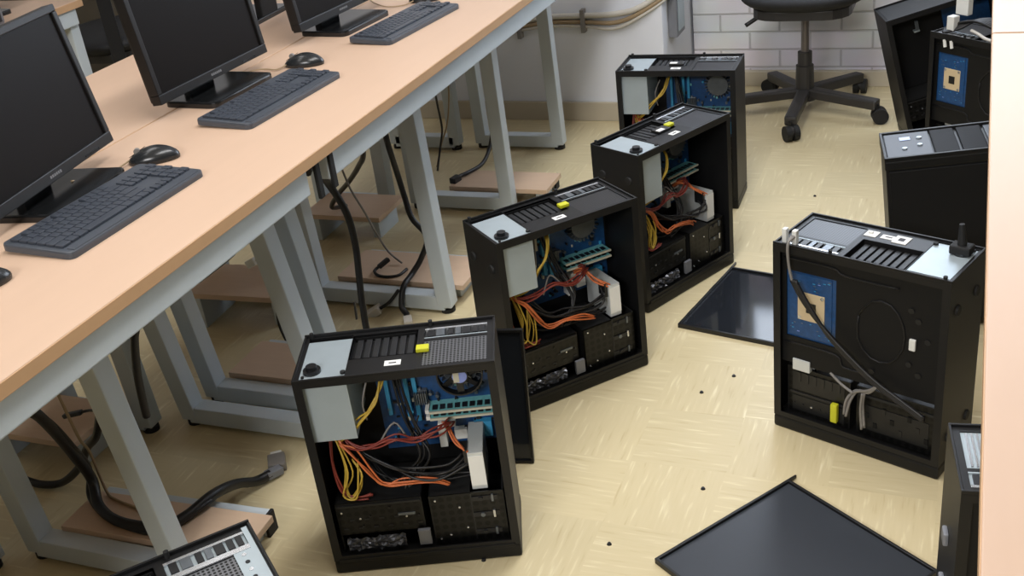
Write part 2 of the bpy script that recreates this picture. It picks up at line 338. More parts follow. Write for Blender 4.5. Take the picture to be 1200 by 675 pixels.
# ---------------------------------------------------------------- computer towers
L2, W2, H = .1825, .082, .443
def wires(t, name, k, paths, r=.0022):
    b = MB()
    for p in paths: b.tube(p, r, k, 6, 5)
    return b.build(name, t)
def strand(pts, n, spread, seed, zig=.004):
    rr = random.Random(seed); out = []
    for i in range(n):
        o = Vector((rr.uniform(-1, 1), rr.uniform(-1, 1), rr.uniform(-1, 1))) * spread
        out.append([tuple(Vector(p) + o + Vector((rr.uniform(-1, 1), rr.uniform(-1, 1), rr.uniform(-1, 1))) * zig * (0 if j in (0,) else 1)) for j, p in enumerate(pts)])
    return out
def chassis_parts(t, inner=True):
    b = MB()
    b.box((-L2, -W2, .03), (-L2 + .003, W2, H), 'black'); b.box((L2 - .003, -W2, .03), (L2, W2, H), 'black')
    for y0, y1 in ((-W2, -W2 + .003), (W2 - .003, W2)):
        b.box((-L2 + .003, y0, .03), (-L2 + .016, y1, H), 'black'); b.box((L2 - .016, y0, .03), (L2 - .003, y1, H), 'black')
        b.box((-L2 + .016, y0, H - .014), (L2 - .016, y1, H), 'black'); b.box((-L2 + .016, y0, .03), (L2 - .016, y1, .042), 'black')
    z0, z1 = H - .0035, H     # rear panel (facing up) round the recess, grille and port opening
    b.box((-.085, -W2 + .003, z0), (.035, -.018, z1), 'black'); b.box((-.085, .066, z0), (.035, W2 - .003, z1), 'black')
    b.box((.035, -W2 + .003, z0), (.05, W2 - .003, z1), 'black'); b.box((.168, -W2 + .003, z0), (L2 - .003, W2 - .003, z1), 'black')
    b.box((.05, -W2 + .003, z0), (.168, -.066, z1), 'black'); b.box((.05, .066, z0), (.168, W2 - .003, z1), 'black'); b.box((.05, .022, z0), (.168, .03, z1), 'black')
    b.box((-L2 + .003, -W2 + .003, z0), (-.172, W2 - .003, z1), 'black'); b.box((-.088, -W2 + .003, z0), (-.085, W2 - .003, z1), 'black')
    b.box((-.172, -W2 + .003, z0), (-.088, -.073, z1), 'black'); b.box((-.172, .073, z0), (-.088, W2 - .003, z1), 'black')
    # raised rim round the rear panel
    for a, c in (((-L2, -W2, H), (L2, -W2 + .004, H + .004)), ((-L2, W2 - .004, H), (L2, W2, H + .006)), ((-L2, -W2 + .004, H), (-L2 + .004, W2 - .004, H + .004)), ((L2 - .004, -W2 + .004, H), (L2, W2 - .004, H + .004))):
        b.box(a, c, 'black', .0008)
    for a, c in (((-.085, -.020, H - .015), (.035, -.018, H)), ((-.085, .066, H - .015), (.035, .068, H)), ((-.087, -.02, H - .015), (-.085, .068, H)), ((.035, -.02, H - .015), (.037, .068, H))): b.box(a, c, 'black')
    b.build('chassis', t)
    b = MB()   # motherboard tray with the processor cut-out
    ty0, ty1 = .064, .067
    for a, c in (((-L2 + .003, .165), (.05, H - .004)), ((.05, .165), (.16, .23)), ((.05, .385), (.16, H - .004)), ((.16, .165), (L2 - .003, H - .004))):
        b.box((a[0], ty0, a[1]), (c[0], ty1, c[1]), 'inner')
    b.build('board_tray', t)
    b = MB()
    b.tube([(.165, .0675, .412), (.06, .0675, .412), (.03, .0675, .400), (-.08, .0675, .400)], .0022, 'black', 6, 4)
    b.tube([(.165, .0675, .214), (.05, .0675, .214), (.03, .0675, .19), (-.03, .0675, .19)], .0022, 'black', 6, 4)
    hx = [(-.045 + .05 * math.cos(R(a)), .0675, .295 + .07 * math.sin(R(a))) for a in (22, 67, 112, 157, 202, 247, 292, 337, 382)]
    b.tube(hx, .0022, 'black', 6, 2)
    for x, z in ((-.105, .36), (-.12, .34), (-.105, .24), (-.125, .22), (-.14, .30), (-.03, .20)): b.cyl((x, .066, z), (x, .0695, z), .006, 'cage', 10)
    b.build('embossed_ridge', t)
    b = MB(); b.box((-L2 + .004, W2 - .008, .032), (L2 - .004, W2 - .006, H - .005), 'inner'); b.build('side_cover', t)
    b = MB(); b.box((-.118, .067, .275), (-.105, .073, .30), 'white', .002); b.build('cable_clip', t)
    b = MB(); b.box((-L2 - .001, -W2 - .001, 0), (L2 + .001, W2 + .001, .03), 'bezel', .006); b.box((-L2 + .01, -W2 - .002, .026), (L2 - .01, -W2 + .004, .034), 'bezel', .001); b.build('front_bezel', t)
    for y in (-.045, .045):
        for z in (.085, .372):
            b = MB(); b.cyl((-L2 + .001, y, z), (-L2 - .004, y, z), .012, 'rubber', 16, .010); b.build('foot', t)
    b = MB(); b.box((-.085, -.018, H - .014), (.035, .066, H - .012), 'inner')
    for i in range(7):
        x = -.079 + i * .0163; b.box((x, -.014, H - .012), (x + .0115, .062, H - .007), 'grille', .001)
    b.build('slot_covers', t)
    b = MB(); b.box((.05, -.066, H - .006), (.168, .022, H - .0015), 'perf', .0008); b.build('fan_grille', t)
    b = MB(); b.box((.05, .03, H - .007), (.168, .066, H - .003), 'grille', .0008); b.box((.05, .0605, H - .004), (.168, .066, H + .001), 'bright', .0006); b.box((.05, .03, H - .004), (.168, .033, H), 'silver', .0006)
    for i, (x, w, k) in enumerate(((.056, .012, 'fan'), (.072, .016, 'heat'), (.094, .01, 'fan'), (.108, .01, 'heat'), (.122, .014, 'fan'), (.14, .01, 'fan'), (.154, .009, 'fan'))):
        b.box((x, .036, H - .004), (x + w, .060, H + .001), k, .0008)
    b.build('port_panel', t)
    b = MB()
    for x, y in ((-.02, W2 - .003), (.155, W2 - .003)):
        pass
    b.cyl((.06, W2 - .006, H), (.06, W2 - .006, H + .012), .004, 'rubber', 10); b.build('thumb_screw', t)
    b = MB(); b.cyl((-.168, W2 - .006, H), (-.168, W2 - .006, H + .011), .004, 'rubber', 10); b.build('thumb_screw', t)
    b = MB(); b.box((-.018, -.055, H), (.012, -.038, H + .0008), 'label'); b.box((-.010, -.049, H + .0008), (.004, -.045, H + .0011), 'ink'); b.build('label_sticker', t)
def psu_parts(t):
    b = MB(); b.box((-.172, -.071, .305), (-.088, .062, H - .0015), 'silver', .001)
    t1 = b.build('power_supply', t)
    b = MB(); b.cyl((-.150, -.047, H - .002), (-.150, -.047, H + .0045), .0165, 'fan', 16); b.box((-.172 + .008, -.058, H - .001), (-.160 + .006, -.036, H + .002), 'fan', .001); b.cyl((-.150, -.047, H + .0045), (-.150, -.047, H + .012), .010, 'fan', 14); b.build('power_socket', t1)
    b = MB(); b.cyl((-.092, -.062, H - .001), (-.092, -.062, H + .003), .005, 'rubber', 10); b.cyl((-.165, -.066, H - .001), (-.165, -.066, H + .002), .003, 'rubber', 10); b.build('screw', t1)
def board_parts(t):
    b = MB(); b.box((-.062, .060, .185), (.172, .0635, .424), 'pcb')
    rr = random.Random(7)
    for i in range(80):
        x = rr.uniform(-.055, .165); z = rr.uniform(.195, .425); w = rr.uniform(.003, .009); h = rr.uniform(.003, .009)
        b.box((x, .052 + rr.uniform(0, .006), z), (x + w, .0605, z + h), rr.choice(['fan', 'slotblue', 'fan', 'cream', 'heat', 'fan', 'teal']), .0006)
    for i in range(14):
        x = rr.choice([rr.uniform(-.055, .03), rr.uniform(.035, .06)]); z = rr.uniform(.2, .42)
        b.cyl((x, .0605, z), (x, .048, z), .0035, rr.choice(['fan', 'heat', 'slotblue']), 10)
    mb = b.build('motherboard', t)
    for i, (x, k, zz) in enumerate(((-.046, 'slotblue', .27), (-.026, 'cream', .33), (-.008, 'slotblue', .26), (.008, 'slotblue', .25))):
        b = MB(); b.box((x, .048, zz), (x + .008, .0605, .422), k, .001); b.build('expansion_slot', mb)
    b = MB(); b.box((.008, .05, .29), (.034, .0605, .318), 'heat', .001)
    for i in range(6): b.box((.009 + i * .0042, .040, .291), (.0112 + i * .0042, .05, .317), 'heat')
    b.build('heatsink', mb)
    for i, z in enumerate((.283, .268)):
        b = MB(); b.box((.036, .018, z), (.162, .0605, z + .0035), 'teal', .0006)
        for j in range(8): b.box((.042 + j * .0145, .026, z + .0035), (.052 + j * .0145, .042, z + .0052), 'fan', .0004)
        b.box((.036, .0165, z - .0005), (.162, .0205, z + .004), 'cream', .0006)
        o = b.build('memory_stick', mb)
        b = MB()
        for x in (.028, .161): b.box((x, .022, z - .002), (x + .008, .0605, z + .006), 'white', .001)
        b.build('clip', o)
    cx, cz = .105, .360
    b = MB(); b.cyl((cx, .0605, cz), (cx, .040, cz), .032, 'heat', 24)
    for i in range(24):
        a = 2 * math.pi * i / 24; b.bar((cx + .018 * math.cos(a), .050, cz + .018 * math.sin(a)), (cx + .042 * math.cos(a), .050, cz + .042 * math.sin(a)), .0016, .018, 'heat', 0, up=(0, 1, 0))
    cool = b.build('cpu_cooler', mb)
    b = MB(); n = 28
    for i in range(n):
        a, c = 2 * math.pi * i / n, 2 * math.pi * (i + 1) / n
        b.bar((cx + .043 * math.cos(a), .028, cz + .043 * math.sin(a)), (cx + .043 * math.cos(c), .028, cz + .043 * math.sin(c)), .003, .016, 'fan', 0, up=(0, 1, 0))
    for i in range(7):
        a = 2 * math.pi * i / 7; p = Vector((cx, .027, cz)); d = Vector((math.cos(a), 0, math.sin(a))); e = Vector((math.cos(a + .45), 0, math.sin(a + .45)))
        b.bar(p + d * .013, p + (d * .6 + e * .4) * .040, .013, .0018, 'fan', 0, up=(.2 * math.cos(a), 1, .4))
    for a in (45, 135, 225, 315): b.bar((cx + .03 * math.cos(R(a)), .035, cz + .03 * math.sin(R(a))), (cx + .056 * math.cos(R(a)), .050, cz + .056 * math.sin(R(a))), .007, .006, 'fan', .001, up=(0, 1, 0))
    f = b.build('fan', cool)
    b = MB(); b.cyl((cx, .036, cz), (cx, .018, cz), .0165, 'fan', 20)
    b.cyl((cx, .0182, cz), (cx, .0174, cz), .014, 'hub', 20); b.box((cx - .012, .0168, cz - .012), (cx - .001, .0176, cz + .012), 'cream'); b.build('fan_hub', cool)
    # back of the processor socket, seen through the tray cut-out
    b = MB(); b.box((.06, .0637, .235), (.155, .0652, .38), 'pcb')
    b.box((.075, .0652, .275), (.135, .0665, .34), 'cpuplate', .001); b.box((.094, .0664, .294), (.116, .0672, .318), 'fan', .001)
    for x, z in ((.08, .28), (.13, .28), (.08, .335), (.13, .335)): b.cyl((x, .0665, z), (x, .0682, z), .004, 'bright', 10)
    for i in range(30):
        x = rr.uniform(.062, .15); z = rr.choice([rr.uniform(.237, .27), rr.uniform(.345, .376)]); b.box((x, .0652, z), (x + rr.uniform(.001, .006), .0658, z + .0015), rr.choice(['heat', 'slotblue', 'hub']))
    b.build('socket_backplate', mb)
    b = MB(); b.box((.045, .035, .192), (.060, .0605, .243), 'white', .001); b.build('power_connector', mb)
    b = MB(); b.box((.115, .045, .20), (.15, .0605, .235), 'slotblue', .001); b.box((.075, .045, .2), (.10, .0605, .222), 'white', .001); b.build('drive_connector', mb)
def cage_parts(t):
    rr = random.Random(3)
    b = MB(); b.box((-.164, -.060, .075), (.004, -.057, .150), 'perfc'); b.box((-.164, .055, .036), (.004, .058, .150), 'perfc')
    b.box((-.164, -.060, .147), (.004, .058, .150), 'cage'); b.box((-.164, -.06, .036), (-.161, .058, .150), 'cage'); b.box((.001, -.06, .036), (.004, .058, .150), 'cage')
    b.box((-.158, -.050, .085), (-.004, .050, .128), 'inner', .001)
    for i in range(11):
        x = -.155 + i * .0145; b.box((x, -.0615, .088 + .02 * (i % 2)), (x + .009, -.0605, .092 + .02 * (i % 2)), 'grille')
    for i in range(9):
        x = rr.uniform(-.155, -.005); z = rr.uniform(.08, .14); b.cyl((x, -.060, z), (x, -.0625, z), .0022, 'bright' if i % 3 == 0 else 'fan', 8)
    b.box((-.045, -.0625, .112), (-.012, -.0605, .117), 'heat'); b.box((-.16, -.0635, .142), (.002, -.0605, .146), 'cage')
    b.box((-.16, .058, .128), (0, .060, .134), 'grille'); b.box((-.15, .058, .05), (-.01, .0595, .11), 'cage', .001)
    for i in range(8): b.box((-.15 + i * .018, .0595, .06 + .02 * (i % 3)), (-.142 + i * .018, .061, .072 + .02 * (i % 3)), 'fan' if i % 2 else 'inner')
    b.build('optical_drive_cage', t)
    b = MB(); b.box((.018, -.064, .036), (.162, -.061, .150), 'perfc'); b.box((.018, .055, .036), (.162, .058, .150), 'perfc')
    b.box((.018, -.064, .036), (.021, .058, .150), 'cage'); b.box((.159, -.064, .036), (.162, .058, .150), 'cage'); b.box((.018, -.064, .147), (.098, .058, .150), 'cage')
    for i, z in enumerate((.056, .098, .136)):
        b.box((.100, -.066, z - .005), (.150, -.0645, z + .005), 'fan', .0008); b.cyl((.118, -.066, z), (.118, -.0685, z), .0045, 'heat' if i == 1 else 'fan', 10); b.box((.138, -.0675, z - .008), (.142, -.0645, z + .008), 'heat' if i != 1 else 'bright')
    for x, z in ((.03, .14), (.05, .056), (.03, .048), (.075, .12), (.085, .07)): b.cyl((x, -.064, z), (x, -.0665, z), .002, 'bright', 8)
    b.box((.03, .058, .085), (.155, .0605, .09), 'grille'); b.box((.03, .058, .043), (.15, .0595, .08), 'cage', .001); b.box((.03, .058, .095), (.15, .0595, .14), 'cage', .001)
    for i in range(6): b.box((.04 + i * .018, .0595, .118), (.047 + i * .018, .061, .14), 'fan'); b.cyl((.045 + i * .02, .0595, .06), (.045 + i * .02, .0615, .06), .0022, 'bright' if i % 3 == 0 else 'fan', 8)
    b.box((.098, -.065, .04), (.1, -.060, .148), 'fan'); b.build('hard_drive_cage', t)
    b = MB(); b.box((.104, -.055, .1505), (.134, .05, .235), 'disk', .0015); b.box((.1045, -.0562, .16), (.1335, -.0552, .228), 'label'); hd = b.build('hard_drive', t)
    b = MB(); b.box((.096, -.05, .205), (.104, -.02, .24), 'fan', .001); b.build('data_plug', hd)
    # crumpled film in the bay
    t2 = bmesh.new(); bmesh.ops.create_grid(t2, x_segments=18, y_segments=8, size=.5)
    for v in t2.verts: v.co = Vector((-.095 + v.co.x * .115, -.066 + rr.uniform(-.006, .004), .056 + v.co.y * .030 + rr.uniform(-.002, .002)))
    b = MB(); b._merge(t2, 'foil'); b.build('antistatic_film', t)
    b = MB(); b.box((-.012, -.072, .043), (.012, -.064, .078), 'greybox', .001); b.build('speaker_block', t)
def loom(t, seed):
    rr = random.Random(seed); j = lambda: rr.uniform(-.006, .006)
    wires(t, 'yellow_wires', 'w_yellow', strand([(-.035, .02, .425), (-.033, -.03, .40), (-.05, -.055, .365), (-.082, -.06, .335), (-.108, -.055, .30), (-.13, -.03, .28)], 4, .002, seed) +
          strand([(-.14, -.03, .285), (-.125, -.05, .22), (-.135, -.055, .175), (-.12, -.055, .165), (-.105, -.05, .20), (-.11, -.04, .235)], 4, .007, seed + 1, .007), .0018)
    wires(t, 'orange_wires', 'w_orange', strand([(-.145, 0, .305), (-.135, -.03, .275), (-.11, -.045, .255), (-.085, -.05, .21), (-.06, -.055, .185), (-.02, -.055, .185 + j()), (.03, -.055, .18), (.06, -.05, .165)], 4, .004, seed + 2, .005) +
          strand([(.055, .04, .245), (.066, .0, .27), (.085, -.03, .25), (.105, -.05, .235)], 4, .003, seed + 3), .0019)
    wires(t, 'red_wires', 'w_red', strand([(-.14, 0, .30), (-.125, -.03, .268), (-.08, -.04, .262 + j()), (-.03, -.045, .28), (.01, -.04, .265), (.05, -.03, .27 + j()), (.075, .0, .275), (.055, .04, .24)], 5, .004, seed + 4, .006) +
          strand([(-.15, -.01, .30), (-.152, -.04, .24), (-.145, -.05, .18), (-.125, -.055, .16), (-.09, -.05, .158)], 4, .003, seed + 5), .0019)
    wires(t, 'black_wires', 'w_black', strand([(-.14, 0, .295), (-.10, -.03, .25), (-.05, -.04, .21 + j()), (.0, -.05, .2), (.05, -.05, .195), (.09, -.05, .205), (.098, -.04, .215)], 4, .005, seed + 6, .009) +
          strand([(-.02, .03, .40), (.0, .0, .30), (.02, -.03, .23), (.0, -.04, .19), (-.03, -.05, .175)], 5, .006, seed + 7, .01) +
          strand([(-.10, .02, .20), (-.06, -.02, .175), (.0, -.03, .17), (.06, -.03, .165), (.1, -.02, .17)], 3, .008, seed + 8, .01), .0026)
    wires(t, 'grey_wires', 'w_grey', strand([(-.06, -.04, .265), (-.03, -.03, .30), (.0, -.03, .262), (.015, .03, .27)], 1, .002, seed + 9) + strand([(-.06, -.02, .40), (-.075, -.04, .36), (-.07, -.03, .32)], 1, .001, seed + 10), .002)
    b = MB(); b.box((.048, .022, .246), (.082, .04, .256), 'white', .001); b.build('wire_plug', t)
GT = 'open computer towers lying on their front bezels'
def make_tower(label, loc, rz, seed):
    t = thing('computer_tower', label, 'computer tower', loc, R(rz), GT)
    chassis_parts(t); psu_parts(t); board_parts(t); cage_parts(t); loom(t, seed)
    return t
# swap material of one part for one tower only
def repaint(t, part, slot, k):
    for c in kids(t):
        if c.name.split('.')[0] == part:
            c.material_slots[slot].link = 'OBJECT'; c.material_slots[slot].material = M[k]
T1 = make_tower('nearest open black tower with yellow sticker beside its silver rear vent', (-.9411, 1.5236, 0), 21.7, 11)
repaint(T1, 'fan_grille', 0, 'perfs')
LOOM = ('yellow_wires', 'orange_wires', 'red_wires', 'black_wires', 'grey_wires')
def tower(label, loc, rz, seed=None, skip=(), rot=None):
    t = copy_thing(T1, loc, R(rz), label, tuple(skip) + (LOOM if seed else ()), rot)
    repaint(t, 'fan_grille', 0, 'perf')
    if seed: loom(t, seed)
    return t
T2 = tower('second open black tower, turned, with orange wires and green-yellow tab on top', (-.8609, 2.1538, 0), 49.3, 23)
T3 = tower('third open black tower from the front, silver power supply and round feet on its end', (-.7368, 2.6855, 0), 63.3, 37)
T4 = tower('farthest open black tower, standing by the white wall with blue fan hub', (-.8231, 3.2549, 0), 1.1, 41)
T5 = tower('black tower in the middle right showing its tray side with blue board window', (-.1446, 2.0603, 0), 159.5, skip=('side_cover', 'yellow_wires', 'orange_wires', 'red_wires'))
T7 = tower('black tower behind the button-topped one, showing a small blue board window', (.075, 3.505, 0), 141, skip=('side_cover', 'yellow_wires', 'orange_wires', 'red_wires', 'grey_wires', 'wire_plug'))
T8 = tower('black tower half under the right desk at bottom right, two grey latches on its end', (.03 + .1807 + .0114 - .0228, 1.31 + .0254 + .0812, 0), 188, skip=('motherboard',))
for c in kids(T8):
    if c.name.startswith('label_sticker'): bpy.data.objects.remove(c)
repaint(T8, 'fan_grille', 0, 'silver'); repaint(T8, 'port_panel', 0, 'silver')
for z in (.29, .20):
    b = MB(); b.box((L2, -.012, z), (L2 + .008, .012, z + .022), 'greybox', .003); b.build('latch', T8)
b = MB()
for i in range(15): b.box((.054 + i * .0075, -.062, H - .0015), (.057 + i * .0075, .018, H + .001), 'bright')
b.build('vent_ribs', T8)
T9 = tower('black tower at bottom left corner, only silver port end in view', (-.994, .834, 0), 50)
repaint(T9, 'fan_grille', 0, 'perfs'); repaint(T9, 'slot_covers', 1, 'silver')
repaint(T9, 'port_panel', 0, 'silver')
b = MB(); b.box((.168, -.076, H), (.176, .074, H + .0012), 'silver'); b.box((.142, -.076, H), (.168, .026, H + .0012), 'silver'); b.box((.04, .022, H), (.168, .032, H + .002), 'bright'); b.box((.04, -.076, H), (.142, -.066, H + .0012), 'silver')
for i in range(5): b.cyl((.155, -.06 + i * .018, H + .001), (.155, -.06 + i * .018, H + .0022), .0035, 'fan' if i % 2 else 'bright', 10)
b.build('rear_plate', T9)
for t, k, x, y in ((T1, 'yellowtag', .05, -.012), (T2, 'yellowtag', .035, .0), (T3, 'yellowtag', .03, .0)):
    b = MB(); b.box((x - .012, y - .009, H), (x + .012, y + .009, H + .008), k, .002); b.build('yellow_tab', t)
for t in (T3, T4):
    b = MB(); b.box((-.03, -.02, H), (.015, .01, H + .006), 'cage', .002); b.box((-.028, -.018, H + .006), (-.005, -.004, H + .007), 'label'); b.build('bracket', t)
# extras of tower 5
b = MB(); b.box((.02, -.06, H), (.045, -.035, H + .0012), 'label'); b.box((.03, -.05, H + .0012), (.04, -.045, H + .006), 'label', .001); b.build('paper_tag', T5)
b = MB(); b.box((-.045, -.062, H), (-.015, -.03, H + .0014), 'label'); b.box((-.036, -.053, H + .0014), (-.024, -.04, H + .0017), 'ink'); b.build('paper_tag', T5)
b = MB(); b.box((-.168, -.062, H), (-.128, -.032, H + .018), 'rubber', .004); b.cyl((-.148, -.047, H + .018), (-.145, -.047, H + .06), .009, 'rubber', 12, .005)
b.build('power_plug', T5)
b = MB()
for i in range(2): b.tube([(.146 - i * .005, .07, H + .02), (.145, .088, H + .01), (.143, .089, .41), (.135, .088, .37)], .003, 'w_grey')
b.build('grey_lead', T5)
b = MB()
for i in range(2): b.box((.137 + i * .022, .058, H + .001), (.147 + i * .022, .07, H + .032), 'white', .002)
b.build('white_connector', T5)
b = MB()
for i in range(3):
    o = i * .0042; b.tube([(.137 - o, .088, .375), (.11 - o, .087, .33), (.06 - o * .5, .086, .275 - o), (.0, .086, .225 - o), (-.05, .086, .19 - o), (-.10, .086, .165 - o), (-.15, .086, .14 - o)], .0042, 'w_black')
b.build('black_lead', T5)
wires(T5, 'grey_wires', 'w_grey', strand([(-.05, .086, .18), (-.03, .084, .16), (.0, .07, .145), (.015, .072, .12), (.02, .074, .08)], 3, .002, 5) + strand([(-.02, .078, .15), (-.015, .072, .11), (-.02, .074, .06)], 3, .003, 6) + strand([(.06, .066, .168), (.03, .072, .15), (.005, .076, .142)], 1, .001, 8), .003)
b = MB(); b.box((.04, .063, .05), (.055, .075, .095), 'yellowtag', .003); b.build('latch', T5)
b = MB(); b.box((.105, .058, .1505), (.145, .07, .178), 'disk', .002); b.build('drive_end', T5)
# extras of tower 7
b = MB()
for i in range(7):
    o = i * .007; b.tube([(-.16 + o, .03, H + .002), (-.12 + o, -.01 + o, H + .03), (-.02, .0 + o, H + .05 - o * .4), (.06, .02 + o * .5, H + .045), (.10 + o, .05, H + .02), (.14, .075, H + .005)], .0045, 'w_black')
b.build('black_lead', T7)
b = MB(); b.box((.112, .04, H + .012), (.138, .066, H + .055), 'white', .003); b.build('white_connector', T7)
b = MB(); b.box((.10, .0, H + .05), (.145, .022, H + .10), 'white', .003); b.build('white_connector', T7)
for x in (.105, .13):
    b = MB(); b.cyl((x, .08, H - .012), (x - .006, .082, H - .034), .005, 'white', 10); b.build('wire_tip', T7)
b = MB(); b.tube([(.06, .05, H + .02), (.03, .055, H + .015), (.0, .065, H + .01), (-.03, .07, H + .008)], .005, 'w_white'); b.build('white_lead', T7)

# tower with its button panel facing up
t = thing('computer_tower', 'closed black tower with bluish badge and buttons on its upward front panel', 'computer tower', (0, 0, 0), 0, GT)
_m = Euler((0, R(-5), R(9)), 'XYZ'); t.rotation_euler = _m; _q = Vector((-.166, 2.52, .445)) - _m.to_matrix() @ Vector((-L2, -W2, H)); t.location = _q
b = MB(); b.box((-L2, -W2, 0), (L2, W2, H - .03), 'black', .002); b.build('case', t)
b = MB(); b.box((-L2 + .008, -W2 - .004, .16), (L2 - .004, -W2, H - .035), 'inner', .002); b.build('side_cover', t)
b = MB(); b.box((-L2 - .002, -W2 - .004, H - .032), (L2 + .002, W2 + .002, H - .008), 'bezel', .004)
for a, c in (((-L2 - .002, -W2 - .004), (L2 + .002, -W2 + .004)), ((-L2 - .002, W2 - .006), (L2 + .002, W2 + .002)), ((-L2 - .002, -W2), (-L2 + .004, W2)), ((L2 - .004, -W2), (L2 + .002, W2))):
    b.box((a[0], a[1], H - .010), (c[0], c[1], H), 'bezel', .001)
fb = b.build('front_bezel', t)
b = MB(); b.box((-L2 + .006, -W2 + .008, H - .009), (-.075, W2 - .010, H - .003), 'button', .002); bp = b.build('button_panel', fb)
b = MB(); b.box((-.142, .022, H - .003), (-.118, .042, H - .0015), 'led', .001); b.build('badge', fb)
for x, y in ((-.098, .03), (-.10, -.015), (-.135, -.03)):
    b = MB(); b.cyl((x, y, H - .004), (x, y, H), .006, 'silver', 14); b.build('button', fb)
for x in (-.072, -.012):
    b = MB(); b.box((x, -W2 + .008, H - .009), (x + .054, W2 - .010, H - .002), 'bay', .003); b.build('bay_cover', fb)
b = MB(); b.box((.048, -W2 + .008, H - .009), (.10, W2 - .010, H - .004), 'button', .002)
for i in range(4): b.box((.058, -.05 + i * .026, H - .004), (.078 + .006 * (i % 2), -.04 + i * .026, H - .0015), 'fan' if i % 2 else 'heat', .001)
b.build('card_reader', fb)
# tilted open case behind
yw = R(18); tl = R(-13)
rot = Euler((0, tl, yw), 'XYZ'); RM = rot.to_matrix()
piv = Vector((-.165, 3.745, 0)) - RM @ Vector((-L2, -W2, 0))
T10 = thing('computer_tower', 'gutted black case tilted to the left behind the white connectors', 'computer tower', piv, 0, GT, rot=tuple(rot))
for c in kids(T1):
    if c.name.split('.')[0] in ('chassis', 'front_bezel', 'slot_covers', 'optical_drive_cage'):
        d = c.copy(); COL.objects.link(d); d.parent = T10
b = MB(); b.box((-L2 + .003, .062, .03), (L2 - .003, .066, H - .004), 'inner'); b.build('board_tray', T10)
b = MB(); b.box((-.172, -.074, H - .003), (.17, .074, H + .001), 'greybox', .001); b.build('rear_panel', T10)
repaint(T10, 'rear_panel', 0, 'grille')
b = MB(); b.box((.02, .054, .2), (.17, .061, .43), 'pcb', .001); b.build('motherboard', T10)
b = MB()
for x, z in ((-.09, .36), (-.05, .23), (-.055, .25), (-.02, .27)): b.box((x, -.02, z), (x + .018, .0, z + .006), 'silver', .001)
b.box((-.085, -.03, .37), (-.075, -.02, .40), 'heat', .001); b.build('bracket', T10)

# loose side panels
def side_panel(label, pts=None, loc=(0, 0, 0), rot=(0, 0, 0), w=.357, d=.43, sheet='panel'):
    t = thing('side_panel', label, 'side panel', loc, 0, 'removed tower side panels', rot=rot)
    b = MB(); b.box((.004, .004, .004), (w - .004, d - .004, .006), sheet); b.build('sheet', t)
    b = MB()
    for a, c in (((0, 0), (w, .006)), ((0, d - .006), (w, d)), ((0, .006), (.006, d - .006)), ((w - .006, .006), (w, d - .006))): b.box((a[0], a[1], 0), (c[0], c[1], .012), 'panelrim', .001)
    b.build('rim', t)
    b = MB()
    for i in range(3): b.box((-.003, .06 + i * .14, .002), (.001, .10 + i * .14, .009), 'panelrim', .001)
    b.build('hook', t)
    return t
def panel_rot(p, q): return math.atan2(q[1] - p[1], q[0] - p[0])
side_panel('large black side panel lying flat on floor at bottom right', loc=(-.487, 1.555, 0), rot=(0, 0, R(-34.8 )), w=.36, d=.357, sheet='panelsat')
side_panel('black side panel lying flat on floor behind the middle right tower', loc=(-.652, 2.427, 0), rot=(0, 0, R(-12)), w=.43, d=.345)
# panel leaning between the first two towers
side_panel('dark side panel standing on edge between the two nearest open towers', loc=(-1.175, 1.735, 0), rot=(R(80), 0, R(12)), w=.36, d=.31)

# ---------------------------------------------------------------- monitors, keyboards, mice
def monitor(label, x, y, rz, w=.40, h=.285, tilt=7, zb=.036):
    # local -y is the screen side; (x, y) is the middle of the lower front edge
    t = thing('monitor', label, 'monitor', (x, y, .741), R(rz), 'black desktop monitors')
    TL = Matrix.Translation((0, 0, zb)) @ Matrix.Rotation(R(-tilt), 4, 'X')
    b = MB(); f = .014
    for a, c in (((-w / 2, 0), (w / 2, .022)), ((-w / 2, h - f), (w / 2, h)), ((-w / 2, .022), (-w / 2 + f, h - f)), ((w / 2 - f, .022), (w / 2, h - f))): b.box((a[0], -.004, a[1]), (c[0], .022, c[1]), 'mon', .002, TL)
    b.box((-w / 2 + .004, .004, .004), (w / 2 - .004, .03, h - .004), 'mon', .004, TL); b.box((-w / 2 + .05, .03, .03), (w / 2 - .05, .05, h - .04), 'mon', .008, TL); hs = b.build('housing', t)
    b = MB(); b.box((-w / 2 + f, .001, .022), (w / 2 - f, .0035, h - f), 'screen', 0, TL); b.build('screen', t)
    b = MB()
    for i in range(6): b.box((-.019 + i * .0065, -.0048, .0085), (-.0148 + i * .0065, -.0038, .0135), 'logo', 0, TL)
    b.build('brand_mark', hs)
    b = MB(); b.box((.10, -.005, .004), (.15, -.0035, .008), 'gloss', 0, TL); b.build('button_strip', hs)
    b = MB(); b.bar((0, .06, .01), (0, .066, .16), .09, .022, 'inner', .004, up=(0, 1, 0)); b.build('stand_neck', t)
    b = MB(); b.prism(rrect(-.115, -.078, .115, .075, .02), 0, .014, 'gloss', .004); b.build('stand_base', t)
    return t
